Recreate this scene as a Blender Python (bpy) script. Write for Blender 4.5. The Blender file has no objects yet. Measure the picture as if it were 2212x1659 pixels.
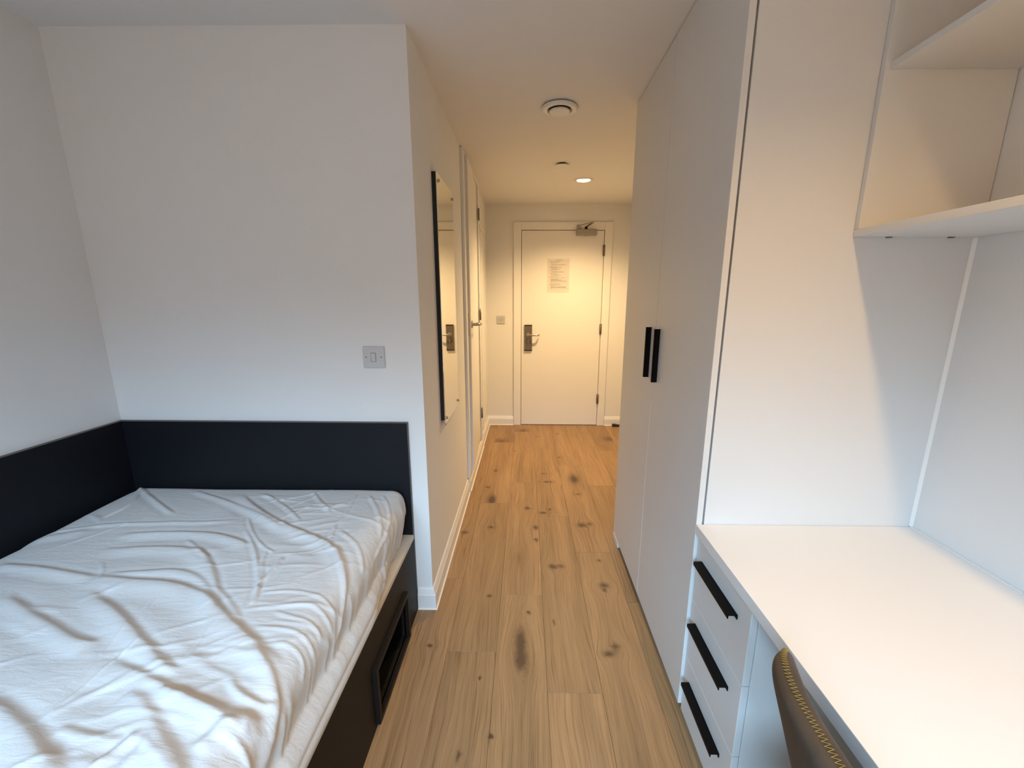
import bpy, bmesh, math, random
import numpy as np
from mathutils import Vector, Matrix
PI = math.pi
scene = bpy.context.scene
col = scene.collection
random.seed(7); rng = np.random.default_rng(7)

# ------------------------------------------------------------------ room numbers (metres)
CAMH = 1.3825
XL, XC, XW, XR = -1.687, -0.4157, 0.5241, 1.1716      # left wall, corridor wall, wardrobe front, right wall
YB, D1, Y0, Y1, D = -1.10, 1.6274, 1.1551, 2.2176, 4.4134  # rear wall, alcove wall, wardrobe near / far, end wall
ZC = 2.2911
LAMP_FAR = (0.447, 3.54); LAMP_NEAR = (0.60, 0.20)

# ------------------------------------------------------------------ camera
cam = bpy.data.cameras.new('camera'); camo = bpy.data.objects.new('camera', cam); col.objects.link(camo)
rt = Vector((0.99986679, 0.01612441, 0.00253155)); up = Vector((-0.00589422, 0.2120701, 0.97723668)); fw = Vector((-0.0152205, 0.97712142, -0.21213689))
m = Matrix((rt, up, -fw)).transposed().to_4x4(); m.translation = (0, 0, CAMH)
camo.matrix_world = m
cam.sensor_fit = 'HORIZONTAL'; cam.sensor_width = 36; cam.lens = 891.8 / 2212 * 36
cam.shift_x = -16.1 / 2212; cam.shift_y = 7.15 / 2212
cam.clip_start = 0.02; cam.clip_end = 60
scene.camera = camo

# ------------------------------------------------------------------ colour management, sky, lamps
scene.view_settings.view_transform = 'Standard'; scene.view_settings.look = 'None'
scene.view_settings.gamma = 1; scene.view_settings.use_curve_mapping = False
scene.view_settings.exposure = 0.10
SKY_STRENGTH = 33
NEAR_W, FAR_W = 66.0, 147.0
world = bpy.data.worlds.new('sky'); scene.world = world; world.use_nodes = True
nt = world.node_tree; nt.nodes.clear()
o_ = nt.nodes.new('ShaderNodeOutputWorld'); bg = nt.nodes.new('ShaderNodeBackground')
tc = nt.nodes.new('ShaderNodeTexCoord'); sp = nt.nodes.new('ShaderNodeSeparateXYZ'); cr = nt.nodes.new('ShaderNodeValToRGB')
mr = nt.nodes.new('ShaderNodeMapRange'); mr.inputs['From Min'].default_value = -0.5; mr.inputs['From Max'].default_value = 0.5
e = cr.color_ramp.elements                                                # building line opposite: 0 below, 1 open sky above
e[0].position = 0.70; e[0].color = (0, 0, 0, 1); e[1].position = 0.85; e[1].color = (1, 1, 1, 1)
GROUND = (0.066, 0.039, 0.017); SKYC = (0.49, 0.78, 1.07)
nt.links.new(tc.outputs['Generated'], sp.inputs[0]); nt.links.new(sp.outputs['Z'], mr.inputs['Value']); nt.links.new(mr.outputs[0], cr.inputs[0])
tn = nt.nodes.new('ShaderNodeMix'); tn.data_type = 'RGBA'; tn.inputs['A'].default_value = (*GROUND, 1); tn.inputs['B'].default_value = (*SKYC, 1)
nt.links.new(cr.outputs[0], tn.inputs['Factor']); nt.links.new(tn.outputs['Result'], bg.inputs['Color'])
bg.inputs['Strength'].default_value = SKY_STRENGTH
nt.links.new(bg.outputs[0], o_.inputs['Surface'])
WIN = (-1.15, 0.30, 1.00, 2.16)                       # window behind the camera: x0 x1 z0 z1
pl = bpy.data.lights.new('window_portal', 'AREA'); pl.shape = 'RECTANGLE'; pl.size = WIN[1] - WIN[0]; pl.size_y = WIN[3] - WIN[2]
pl.cycles.is_portal = True
plo = bpy.data.objects.new('window_portal', pl); col.objects.link(plo)
plo.location = ((WIN[0] + WIN[1]) / 2, YB - 0.10, (WIN[2] + WIN[3]) / 2); plo.rotation_euler = (PI / 2, 0, 0)
def downlight_lamp(xy, watts, colour, beam):
    l = bpy.data.lights.new('downlight_lamp', 'SPOT'); l.energy = watts; l.color = colour
    l.spot_size = math.radians(beam); l.spot_blend = 1.0; l.shadow_soft_size = 0.035
    o = bpy.data.objects.new('downlight_lamp', l); col.objects.link(o); o.location = (xy[0], xy[1], ZC - 0.006)
WARM = (1.0, 0.68, 0.33)
downlight_lamp(LAMP_FAR, FAR_W, WARM, 140); downlight_lamp(LAMP_NEAR, NEAR_W, (1.0, 0.63, 0.27), 138)

# ------------------------------------------------------------------ materials
def new_mat(name, colour, rough=0.5, metal=0.0, spec=0.5):
    mt = bpy.data.materials.new(name); mt.use_nodes = True
    b = mt.node_tree.nodes['Principled BSDF']
    b.inputs['Base Color'].default_value = (*colour, 1); b.inputs['Roughness'].default_value = rough
    b.inputs['Metallic'].default_value = metal; b.inputs['Specular IOR Level'].default_value = spec
    return mt, mt.node_tree, b
def N(nt, t, **kw):
    n = nt.nodes.new(t)
    for k, v in kw.items(): setattr(n, k, v)
    return n
def noisy(name, colour, rough=0.5, metal=0.0, spec=0.5, scale=60.0, bump=0.0, var=0.0, dist=0.001, stretch=(1, 1, 1), vscale=3.0):
    """principled with a fine noise relief and a faint low-frequency tone variation"""
    mt, nt, b = new_mat(name, colour, rough, metal, spec)
    g = N(nt, 'ShaderNodeNewGeometry'); mp = N(nt, 'ShaderNodeMapping'); mp.inputs['Scale'].default_value = stretch
    nt.links.new(g.outputs['Position'], mp.inputs['Vector'])
    if bump:
        n = N(nt, 'ShaderNodeTexNoise'); n.inputs['Scale'].default_value = scale; n.inputs['Detail'].default_value = 3
        bp = N(nt, 'ShaderNodeBump'); bp.inputs['Strength'].default_value = bump; bp.inputs['Distance'].default_value = dist
        nt.links.new(mp.outputs[0], n.inputs['Vector']); nt.links.new(n.outputs['Fac'], bp.inputs['Height']); nt.links.new(bp.outputs[0], b.inputs['Normal'])
    if var:
        n2 = N(nt, 'ShaderNodeTexNoise'); n2.inputs['Scale'].default_value = vscale; n2.inputs['Detail'].default_value = 4
        mx = N(nt, 'ShaderNodeMix', data_type='RGBA'); mx.inputs['A'].default_value = (*[c * (1 - var) for c in colour], 1); mx.inputs['B'].default_value = (*[min(1, c * (1 + var)) for c in colour], 1)
        nt.links.new(mp.outputs[0], n2.inputs['Vector']); nt.links.new(n2.outputs['Fac'], mx.inputs['Factor']); nt.links.new(mx.outputs['Result'], b.inputs['Base Color'])
    return mt
M = {}
M['paint'] = noisy('white_wall_paint', (0.78, 0.775, 0.765), 0.75, spec=0.25, scale=180, bump=0.10, var=0.02)
M['ceiling'] = noisy('ceiling_paint', (0.76, 0.75, 0.735), 0.85, spec=0.2, scale=160, bump=0.08, var=0.015)
M['gloss'] = noisy('white_gloss_trim', (0.80, 0.79, 0.77), 0.32, spec=0.5, scale=30, bump=0.04, var=0.01)
M['leaf'] = noisy('white_door_laminate', (0.80, 0.785, 0.76), 0.38, spec=0.4, scale=300, bump=0.04, var=0.01)
M['lam'] = noisy('off_white_laminate', (0.70, 0.69, 0.675), 0.42, spec=0.4, scale=500, bump=0.05, var=0.008)
M['lamtop'] = noisy('white_desk_laminate', (0.80, 0.785, 0.765), 0.42, spec=0.4, scale=500, bump=0.05, var=0.01)
M['dark'] = noisy('graphite_laminate', (0.0065, 0.0075, 0.0105), 0.5, spec=0.22, scale=600, bump=0.06, var=0.03)
M['darkbrown'] = noisy('dark_bed_side_laminate', (0.012, 0.0095, 0.0080), 0.55, spec=0.22, scale=600, bump=0.06, var=0.03)
M['edge'] = noisy('worn_edge_band', (0.085, 0.078, 0.068), 0.5, scale=300, bump=0.05, var=0.08)
M['cream'] = noisy('cream_board', (0.60, 0.54, 0.45), 0.5, scale=300, bump=0.05, var=0.03)
M['black'] = noisy('matt_black_metal', (0.0025, 0.0025, 0.003), 0.5, spec=0.12, scale=400, bump=0.05, var=0.02)
M['backing'] = noisy('black_backing', (0.01, 0.009, 0.008), 0.7, scale=100, bump=0.05, var=0.02)
M['steel'] = noisy('brushed_steel', (0.42, 0.39, 0.35), 0.32, metal=1.0, scale=400, bump=0.05, var=0.03, stretch=(1, 1, 8))
M['plate'] = noisy('bronzed_lock_plate', (0.20, 0.175, 0.14), 0.42, metal=0.75, scale=400, bump=0.05, var=0.05, stretch=(1, 1, 8))
M['closer'] = noisy('silver_grey_paint', (0.36, 0.33, 0.30), 0.4, metal=0.3, scale=300, bump=0.04, var=0.02)
M['mirror'] = noisy('mirror_glass', (0.86, 0.86, 0.80), 0.015, metal=1.0, scale=3, bump=0.002, var=0.01)
M['switch'] = noisy('white_switch_plastic', (0.56, 0.555, 0.56), 0.35, scale=200, bump=0.03, var=0.01)
M['screw'] = noisy('screw_metal', (0.12, 0.11, 0.11), 0.5, metal=0.6, scale=300, bump=0.05, var=0.05)
M['paper'] = noisy('printed_paper', (0.66, 0.62, 0.58), 0.6, scale=200, bump=0.05, var=0.02, vscale=20)
M['sleeve'] = noisy('clear_sleeve_plastic', (0.72, 0.69, 0.64), 0.15, scale=60, bump=0.15, var=0.01)
M['ink'] = noisy('grey_print', (0.20, 0.18, 0.17), 0.7, scale=200, bump=0.02, var=0.1)
M['sealant'] = noisy('white_sealant', (0.84, 0.83, 0.80), 0.35, scale=120, bump=0.2, var=0.02)
M['vent'] = noisy('white_vent_enamel', (0.72, 0.72, 0.72), 0.35, scale=200, bump=0.03, var=0.01)
M['rubber'] = noisy('black_rubber', (0.012, 0.011, 0.010), 0.6, scale=200, bump=0.1, var=0.05)
M['thread'] = noisy('yellow_thread', (0.42, 0.33, 0.12), 0.6, scale=900, bump=0.2, var=0.1)
M['suede'] = noisy('worn_brown_suede', (0.070, 0.052, 0.038), 0.6, spec=0.35, scale=45, bump=0.35, var=0.45, dist=0.004, vscale=14)
M['mattress'] = noisy('mattress_ticking', (0.70, 0.69, 0.67), 0.8, scale=300, bump=0.2, var=0.03)
M['frame'] = noisy('window_frame_grey', (0.10, 0.11, 0.12), 0.4, scale=200, bump=0.03, var=0.02)
M['subfloor'] = noisy('floor_joint_dark', (0.06, 0.04, 0.025), 0.8, scale=80, bump=0.1, var=0.1)

def fabric():
    mt, nt, b = new_mat('white_fitted_sheet', (0.62, 0.62, 0.622), 0.62, spec=0.35)
    b.inputs['Sheen Weight'].default_value = 0.15
    g = N(nt, 'ShaderNodeNewGeometry')
    m1 = N(nt, 'ShaderNodeMapping'); m1.inputs['Scale'].default_value = (14, 55, 30); m1.inputs['Rotation'].default_value = (0, 0, 0.25)
    n1 = N(nt, 'ShaderNodeTexNoise'); n1.inputs['Scale'].default_value = 1.0; n1.inputs['Detail'].default_value = 5; n1.inputs['Roughness'].default_value = 0.6
    n1.inputs['Distortion'].default_value = 0.6
    n2 = N(nt, 'ShaderNodeTexNoise'); n2.inputs['Scale'].default_value = 900; n2.inputs['Detail'].default_value = 2
    b1 = N(nt, 'ShaderNodeBump'); b1.inputs['Strength'].default_value = 0.35; b1.inputs['Distance'].default_value = 0.006
    b2 = N(nt, 'ShaderNodeBump'); b2.inputs['Strength'].default_value = 0.15; b2.inputs['Distance'].default_value = 0.0005
    L = nt.links.new
    L(g.outputs['Position'], m1.inputs[0]); L(m1.outputs[0], n1.inputs['Vector']); L(g.outputs['Position'], n2.inputs['Vector'])
    L(n1.outputs['Fac'], b1.inputs['Height']); L(n2.outputs['Fac'], b2.inputs['Height']); L(b1.outputs[0], b2.inputs['Normal']); L(b2.outputs[0], b.inputs['Normal'])
    return mt
M['sheet'] = fabric()

KNOTS = [ # x, y, size along x, size along y, darkness
 (-0.014,1.44,.017,.050,.95),(-0.012,1.345,.020,.040,.85),(.337,1.385,.020,.014,.8),(.372,1.42,.014,.016,.7),(.381,3.003,.030,.075,.85),(.148,1.925,.018,.016,.9),(.19,1.93,.015,.014,.6),
 (.354,2.335,.024,.022,.85),(.405,2.35,.015,.016,.6),(-.231,2.650,.026,.065,.9),(.392,1.785,.020,.016,.8),(.385,1.75,.008,.008,.8),(.066,2.30,.014,.020,.8),(.066,2.17,.010,.016,.8),
 (.018,2.54,.015,.016,.8),(.12,2.48,.022,.010,.85),(.165,2.53,.010,.012,.8),(-.381,1.410,.010,.008,.9),(-.106,1.059,.006,.006,.95),(-.165,1.27,.005,.007,.9),(-.165,1.70,.008,.008,.8),
 (.128,1.542,.004,.014,.7),(-.21,2.30,.013,.013,.85),(-.28,2.85,.011,.012,.85),(-.24,3.86,.045,.07,.6),(-.03,4.2,.04,.05,.6),(.84,3.95,.05,.06,.6),(.17,2.95,.035,.012,.75),(.38,2.75,.013,.013,.7),
 (.15,3.1,.014,.012,.6),(-.24,3.15,.012,.02,.7),(-.36,2.24,.016,.012,.7),(.30,3.45,.012,.012,.7),(-.10,3.6,.010,.012,.6),(.12,4.0,.012,.010,.7),(.02,1.60,.007,.009,.9),(-.20,1.00,.006,.012,.7),
 (-.03,2.0,.014,.05,.35),(.40,1.98,.010,.010,.7),(.9,3.4,.02,.02,.6),(.33,4.1,.012,.012,.6)]
KG = []
def oak(KN):
    mt, nt, b = new_mat('knotty_oak_vinyl', (0.4, 0.28, 0.18), 0.46, spec=0.35)
    L = nt.links.new
    g = N(nt, 'ShaderNodeNewGeometry'); oi = N(nt, 'ShaderNodeObjectInfo')
    # one knot as a small group: position -> falloff
    if not KG:
        ng = bpy.data.node_groups.new('knot_falloff', 'ShaderNodeTree')
        for nm, t in (('P', 'NodeSocketVector'), ('C', 'NodeSocketVector'), ('S', 'NodeSocketVector'), ('K', 'NodeSocketFloat'), ('Sum', 'NodeSocketFloat'), ('Warp', 'NodeSocketFloat')):
            ng.interface.new_socket(nm, in_out='INPUT', socket_type=t)
        ng.interface.new_socket('Sum', in_out='OUTPUT', socket_type='NodeSocketFloat'); ng.interface.new_socket('Warp', in_out='OUTPUT', socket_type='NodeSocketFloat')
        gi = ng.nodes.new('NodeGroupInput'); go = ng.nodes.new('NodeGroupOutput')
        s1 = N(ng, 'ShaderNodeVectorMath', operation='SUBTRACT'); s2 = N(ng, 'ShaderNodeVectorMath', operation='MULTIPLY'); dt = N(ng, 'ShaderNodeVectorMath', operation='DOT_PRODUCT')
        ex = N(ng, 'ShaderNodeMath', operation='POWER'); ex.inputs[0].default_value = 0.3679
        mu = N(ng, 'ShaderNodeMath', operation='MULTIPLY_ADD')
        d4 = N(ng, 'ShaderNodeMath', operation='MULTIPLY'); d4.inputs[1].default_value = 0.10
        ex2 = N(ng, 'ShaderNodeMath', operation='POWER'); ex2.inputs[0].default_value = 0.3679
        sx = N(ng, 'ShaderNodeSeparateXYZ'); w1 = N(ng, 'ShaderNodeMath', operation='MULTIPLY'); w2 = N(ng, 'ShaderNodeMath', operation='MULTIPLY_ADD')
        l = ng.links.new
        l(gi.outputs['P'], s1.inputs[0]); l(gi.outputs['C'], s1.inputs[1]); l(s1.outputs[0], s2.inputs[0]); l(gi.outputs['S'], s2.inputs[1])
        l(s2.outputs[0], dt.inputs[0]); l(s2.outputs[0], dt.inputs[1]); l(dt.outputs['Value'], ex.inputs[1]); l(ex.outputs[0], mu.inputs[0]); l(gi.outputs['K'], mu.inputs[1]); l(gi.outputs['Sum'], mu.inputs[2])
        l(dt.outputs['Value'], d4.inputs[0]); l(d4.outputs[0], ex2.inputs[1]); l(s1.outputs[0], sx.inputs[0]); l(ex2.outputs[0], w1.inputs[0]); l(sx.outputs['X'], w1.inputs[1])
        w2.inputs[1].default_value = -0.60; l(w1.outputs[0], w2.inputs[0]); l(gi.outputs['Warp'], w2.inputs[2])
        l(mu.outputs[0], go.inputs['Sum']); l(w2.outputs[0], go.inputs['Warp'])
        KG.append(ng)
    ng = KG[0]
    # wobble the lookup so knots are not perfect ellipses
    wn = N(nt, 'ShaderNodeTexNoise'); wn.inputs['Scale'].default_value = 42; wn.inputs['Detail'].default_value = 3
    wv = N(nt, 'ShaderNodeVectorMath', operation='MULTIPLY_ADD'); wv.inputs[1].default_value = (0.022, 0.022, 0); 
    wsub = N(nt, 'ShaderNodeVectorMath', operation='SUBTRACT'); wsub.inputs[1].default_value = (0.5, 0.5, 0.5)
    L(g.outputs['Position'], wn.inputs['Vector']); L(wn.outputs['Color'], wsub.inputs[0]); L(wsub.outputs[0], wv.inputs[0]); L(g.outputs['Position'], wv.inputs[2])
    prev = None
    for (kx, ky, sx_, sy_, k) in (KN or [(9, 9, .01, .01, .5)]):
        n = nt.nodes.new('ShaderNodeGroup'); n.node_tree = ng
        n.inputs['C'].default_value = (kx, ky, 0); n.inputs['S'].default_value = (.82 / sx_, .82 / sy_, 0); n.inputs['K'].default_value = k * 1.3
        L(wv.outputs[0], n.inputs['P'])
        if prev: L(prev.outputs['Sum'], n.inputs['Sum']); L(prev.outputs['Warp'], n.inputs['Warp'])
        prev = n
    # grain coordinates: x warped around knots, strongly stretched along y, shifted per plank
    sep = N(nt, 'ShaderNodeSeparateXYZ'); L(g.outputs['Position'], sep.inputs[0])
    xx = N(nt, 'ShaderNodeMath', operation='ADD'); L(sep.outputs['X'], xx.inputs[0]); L(prev.outputs['Warp'], xx.inputs[1])
    big = N(nt, 'ShaderNodeTexNoise'); big.inputs['Scale'].default_value = 1.0; big.inputs['Detail'].default_value = 2
    bm_ = N(nt, 'ShaderNodeMapping'); bm_.inputs['Scale'].default_value = (7, 1.6, 1)
    sh = N(nt, 'ShaderNodeMath', operation='MULTIPLY'); sh.inputs[1].default_value = 37.0; L(oi.outputs['Random'], sh.inputs[0])
    cmb = N(nt, 'ShaderNodeCombineXYZ'); L(xx.outputs[0], cmb.inputs[0]); L(sep.outputs['Y'], cmb.inputs[1]); L(sh.outputs[0], cmb.inputs[2])
    L(cmb.outputs[0], bm_.inputs[0]); L(bm_.outputs[0], big.inputs['Vector'])
    xw = N(nt, 'ShaderNodeMath', operation='MULTIPLY_ADD'); xw.inputs[1].default_value = 0.075; L(big.outputs['Fac'], xw.inputs[0]); L(xx.outputs[0], xw.inputs[2])
    cmb2 = N(nt, 'ShaderNodeCombineXYZ'); L(xw.outputs[0], cmb2.inputs[0]); L(sep.outputs['Y'], cmb2.inputs[1]); L(sh.outputs[0], cmb2.inputs[2])
    def stretched(scale, detail, rough=0.55):
        mp = N(nt, 'ShaderNodeMapping'); mp.inputs['Scale'].default_value = scale
        n = N(nt, 'ShaderNodeTexNoise'); n.inputs['Scale'].default_value = 1; n.inputs['Detail'].default_value = detail; n.inputs['Roughness'].default_value = rough
        L(cmb2.outputs[0], mp.inputs[0]); L(mp.outputs[0], n.inputs['Vector']); return n
    g1 = stretched((135, 2.4, 1), 5, 0.70); g2 = stretched((330, 7, 1), 3); g3 = stretched((14, 0.9, 1), 3)
    r1 = N(nt, 'ShaderNodeValToRGB'); L(g1.outputs['Fac'], r1.inputs[0])
    e = r1.color_ramp.elements
    e[0].position = 0.27; e[0].color = (0.165, 0.092, 0.042, 1); e[1].position = 0.66; e[1].color = (0.400, 0.246, 0.122, 1)
    q = e.new(0.44); q.color = (0.335, 0.200, 0.097, 1)
    m1 = N(nt, 'ShaderNodeMix', data_type='RGBA', blend_type='MULTIPLY'); m1.inputs['Factor'].default_value = 1
    r2 = N(nt, 'ShaderNodeMapRange'); r2.inputs['From Min'].default_value = .3; r2.inputs['From Max'].default_value = .7; r2.inputs['To Min'].default_value = .80; r2.inputs['To Max'].default_value = 1.12
    L(g3.outputs['Fac'], r2.inputs[0]); L(r1.outputs[0], m1.inputs['A']); L(r2.outputs[0], m1.inputs['B'])
    m2 = N(nt, 'ShaderNodeMix', data_type='RGBA', blend_type='MULTIPLY'); m2.inputs['Factor'].default_value = 1
    r3 = N(nt, 'ShaderNodeMapRange'); r3.inputs['From Min'].default_value = .3; r3.inputs['From Max'].default_value = .7; r3.inputs['To Min'].default_value = .86; r3.inputs['To Max'].default_value = 1.06
    L(g2.outputs['Fac'], r3.inputs[0]); L(m1.outputs['Result'], m2.inputs['A']); L(r3.outputs[0], m2.inputs['B'])
    # per plank tone
    m3 = N(nt, 'ShaderNodeMix', data_type='RGBA', blend_type='MULTIPLY'); m3.inputs['Factor'].default_value = 1
    r4 = N(nt, 'ShaderNodeMapRange'); r4.inputs['To Min'].default_value = .90; r4.inputs['To Max'].default_value = 1.06; L(oi.outputs['Random'], r4.inputs[0])
    L(m2.outputs['Result'], m3.inputs['A']); L(r4.outputs[0], m3.inputs['B'])
    cl = N(nt, 'ShaderNodeClamp'); L(prev.outputs['Sum'], cl.inputs[0])
    m4 = N(nt, 'ShaderNodeMix', data_type='RGBA'); m4.inputs['B'].default_value = (0.085, 0.048, 0.028, 1)
    L(cl.outputs[0], m4.inputs['Factor']); L(m3.outputs['Result'], m4.inputs['A']); L(m4.outputs['Result'], b.inputs['Base Color'])
    bp = N(nt, 'ShaderNodeBump'); bp.inputs['Strength'].default_value = 0.25; bp.inputs['Distance'].default_value = 0.0006
    L(g2.outputs['Fac'], bp.inputs['Height']); L(bp.outputs[0], b.inputs['Normal'])
    return mt
M['oak'] = oak([])
def emit(name, colour, s):
    mt = bpy.data.materials.new(name); mt.use_nodes = True; n = mt.node_tree; n.nodes.clear()
    o = n.nodes.new('ShaderNodeOutputMaterial'); em = n.nodes.new('ShaderNodeEmission'); em.inputs[0].default_value = (*colour, 1); em.inputs[1].default_value = s
    n.links.new(em.outputs[0], o.inputs[0]); return mt
M['lamp'] = emit('lamp_and_reflector_glow', (1.0, 0.80, 0.55), 14)  # the lamp itself, and the painted glow on the reflector mouth
def pane():
    mt = bpy.data.materials.new('window_glass'); mt.use_nodes = True; n = mt.node_tree; n.nodes.clear()
    o = n.nodes.new('ShaderNodeOutputMaterial'); t = n.nodes.new('ShaderNodeBsdfTransparent'); g = n.nodes.new('ShaderNodeBsdfGlossy'); g.inputs['Roughness'].default_value = 0.02
    mx = n.nodes.new('ShaderNodeMixShader'); mx.inputs[0].default_value = 0.06
    n.links.new(t.outputs[0], mx.inputs[1]); n.links.new(g.outputs[0], mx.inputs[2]); n.links.new(mx.outputs[0], o.inputs[0]); return mt
M['pane'] = pane()

# ------------------------------------------------------------------ object helpers
WORLDPOS = {}
def tag(o, label=None, cat=None, group=None, kind=None):
    if label: o['label'] = label
    if cat: o['category'] = cat
    if group: o['group'] = group
    if kind: o['kind'] = kind
    return o
def empty(name, loc, label, cat, group=None, kind=None):
    o = bpy.data.objects.new(name, None); o.empty_display_size = 0.1; col.objects.link(o); o.location = loc; WORLDPOS[o] = Vector(loc)
    return tag(o, label, cat, group, kind)
def mesh_obj(name, verts, faces, mat, parent=None, origin=None, smooth=False):
    verts = [Vector(v) for v in verts]
    if origin is None:
        lo = Vector([min(v[i] for v in verts) for i in range(3)]); hi = Vector([max(v[i] for v in verts) for i in range(3)])
        origin = (lo + hi) / 2
    origin = Vector(origin)
    me = bpy.data.meshes.new(name); me.from_pydata([v - origin for v in verts], [], faces); me.update()
    bm = bmesh.new(); bm.from_mesh(me); bmesh.ops.recalc_face_normals(bm, faces=bm.faces); bm.to_mesh(me); bm.free()
    me.materials.append(mat)
    if smooth: me.polygons.foreach_set('use_smooth', [True] * len(me.polygons))
    o = bpy.data.objects.new(name, me); col.objects.link(o); WORLDPOS[o] = origin
    if parent is not None: o.parent = parent; o.location = origin - WORLDPOS[parent]
    else: o.location = origin
    return o
BF = [(0, 3, 2, 1), (4, 5, 6, 7), (0, 1, 5, 4), (1, 2, 6, 5), (2, 3, 7, 6), (3, 0, 4, 7)]
def bv(x0, x1, y0, y1, z0, z1):
    return [(x0, y0, z0), (x1, y0, z0), (x1, y1, z0), (x0, y1, z0), (x0, y0, z1), (x1, y0, z1), (x1, y1, z1), (x0, y1, z1)]
def box(name, b, mat, parent=None, bevel=0.0008, xf=None):
    verts, faces = [], []
    bs = [b] if not isinstance(b, list) else b
    for q in bs:
        k = len(verts); verts += bv(*q); faces += [tuple(i + k for i in f) for f in BF]
    if xf: verts = [xf(v) for v in verts]
    o = mesh_obj(name, verts, faces, mat, parent)
    if bevel:
        md = o.modifiers.new('bevel', 'BEVEL'); md.width = bevel; md.segments = 2; md.limit_method = 'ANGLE'
    return o
def lathe(name, prof, mat, c, axis='z', parent=None, seg=40, closed=False):
    """prof: list of (r, h); h along axis from centre c"""
    verts, faces = [], []
    n = len(prof)
    for i in range(seg):
        a = 2 * PI * i / seg
        for r, h in prof:
            u, v = r * math.cos(a), r * math.sin(a)
            p = {'z': (u, v, h), 'y': (u, h, v), 'x': (h, u, v)}[axis]
            verts.append((c[0] + p[0], c[1] + p[1], c[2] + p[2]))
    for i in range(seg):
        j = (i + 1) % seg
        for k in range(n - 1 + (1 if closed else 0)):
            k2 = (k + 1) % n
            faces.append((i * n + k, j * n + k, j * n + k2, i * n + k2))
    if not closed:
        faces.append(tuple(i * n for i in range(seg))); faces.append(tuple(i * n + n - 1 for i in range(seg)))
    o = mesh_obj(name, verts, faces, mat, parent)
    me = o.data
    me.polygons.foreach_set('use_smooth', [True] * len(me.polygons))
    md = o.modifiers.new('edges', 'EDGE_SPLIT'); md.split_angle = math.radians(35)
    return o
def tube_mesh(pts, r, seg=8, radii=None):
    pts = [Vector(p) for p in pts]; verts, faces = [], []
    ref = Vector((0, 0, 1))
    for i, p in enumerate(pts):
        t = (pts[min(i + 1, len(pts) - 1)] - pts[max(i - 1, 0)]).normalized()
        rf = ref if abs(t.dot(ref)) < 0.95 else Vector((1, 0, 0))
        a = t.cross(rf).normalized(); b = t.cross(a).normalized(); rr = radii[i] if radii else r
        for k in range(seg):
            q = 2 * PI * k / seg; verts.append(p + a * (rr * math.cos(q)) + b * (rr * math.sin(q)))
    for i in range(len(pts) - 1):
        for k in range(seg):
            k2 = (k + 1) % seg; faces.append((i * seg + k, i * seg + k2, (i + 1) * seg + k2, (i + 1) * seg + k))
    faces.append(tuple(range(seg))); faces.append(tuple((len(pts) - 1) * seg + k for k in range(seg)))
    return verts, faces
def tube(name, pts, r, mat, parent=None, seg=10, radii=None):
    v, f = tube_mesh(pts, r, seg, radii); return mesh_obj(name, v, f, mat, parent, smooth=True)
def arc(pts, n=6):
    """smooth a polyline (Chaikin)"""
    pts = [Vector(p) for p in pts]
    for _ in range(n):
        q = [pts[0]]
        for a, b in zip(pts[:-1], pts[1:]): q += [a.lerp(b, .25), a.lerp(b, .75)]
        q.append(pts[-1]); pts = q
    return pts

# ------------------------------------------------------------------ shell of the room
S = 'structure'
floor = box('floor', (XL - .1, XR + .1, YB - .1, D + .12, -.10, -.0085), M['subfloor'], bevel=0)
tag(floor, 'knotty oak-look plank floor of the room and its entrance corridor', 'floor', kind=S)
WP = 0.1965; LP = 1.2205
PHASE = {-3: 1.628, -2: 1.823, -1: 1.386, 0: 1.713, 1: 1.216, 2: 2.057}
def plank_mesh(w, l):
    c = 0.0007; x, y = w / 2 - 0.0003, l / 2 - 0.0003
    v = [(-x, -y, -.0085), (x, -y, -.0085), (x, y, -.0085), (-x, y, -.0085), (-x, -y, -c), (x, -y, -c), (x, y, -c), (-x, y, -c),
         (-x + c, -y + c, 0), (x - c, -y + c, 0), (x - c, y - c, 0), (-x + c, y - c, 0)]
    f = [(0, 3, 2, 1), (0, 1, 5, 4), (1, 2, 6, 5), (2, 3, 7, 6), (3, 0, 4, 7), (4, 5, 9, 8), (5, 6, 10, 9), (6, 7, 11, 10), (7, 4, 8, 11), (8, 9, 10, 11)]
    me = bpy.data.meshes.new('plank'); me.from_pydata(v, [], f); me.update(); me.materials.append(M['oak']); return me
pm = {}
for k in range(-9, 8):
    xa, xb = -.112 + WP * (k), -.112 + WP * (k + 1)
    xa, xb = max(xa, XL), min(xb, XR)
    if xb - xa < .01: continue
    ph = PHASE.get(k - 0, 1.3 + .37 * ((k * 7) % 5)) if k in PHASE else 1.3 + .37 * ((k * 7) % 5)
    ytop = D + .035
    y = ph - LP * 5
    while y < ytop:
        ya, yb = max(y, YB), min(y + LP, ytop)
        y += LP
        if yb - ya < .02: continue
        if xb <= XC - .03 and ya > D1 + .03: continue
        if xb <= XC - .03: yb = min(yb, D1 + .01)
        if yb - ya < .02: continue
        key = (round(xb - xa, 4), round(yb - ya, 4))
        if key not in pm: pm[key] = plank_mesh(*key)
        o = bpy.data.objects.new('plank', pm[key]); col.objects.link(o); o.parent = floor
        kn = [q for q in KNOTS if xa - .01 < q[0] < xb + .01 and ya - .02 < q[1] < yb + .02]
        if kn: o.material_slots[0].link = 'OBJECT'; o.material_slots[0].material = oak(kn)
        o.location = Vector(((xa + xb) / 2, (ya + yb) / 2, 0)) - WORLDPOS[floor]
def wall(name, b, label): return tag(box(name, b, M['paint'], bevel=0), label, 'wall', kind=S)
wall('wall_left', (XL - .1, XL, YB - .1, D1 + .1, 0, ZC + .1), 'white painted wall on the left behind the bed')
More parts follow.
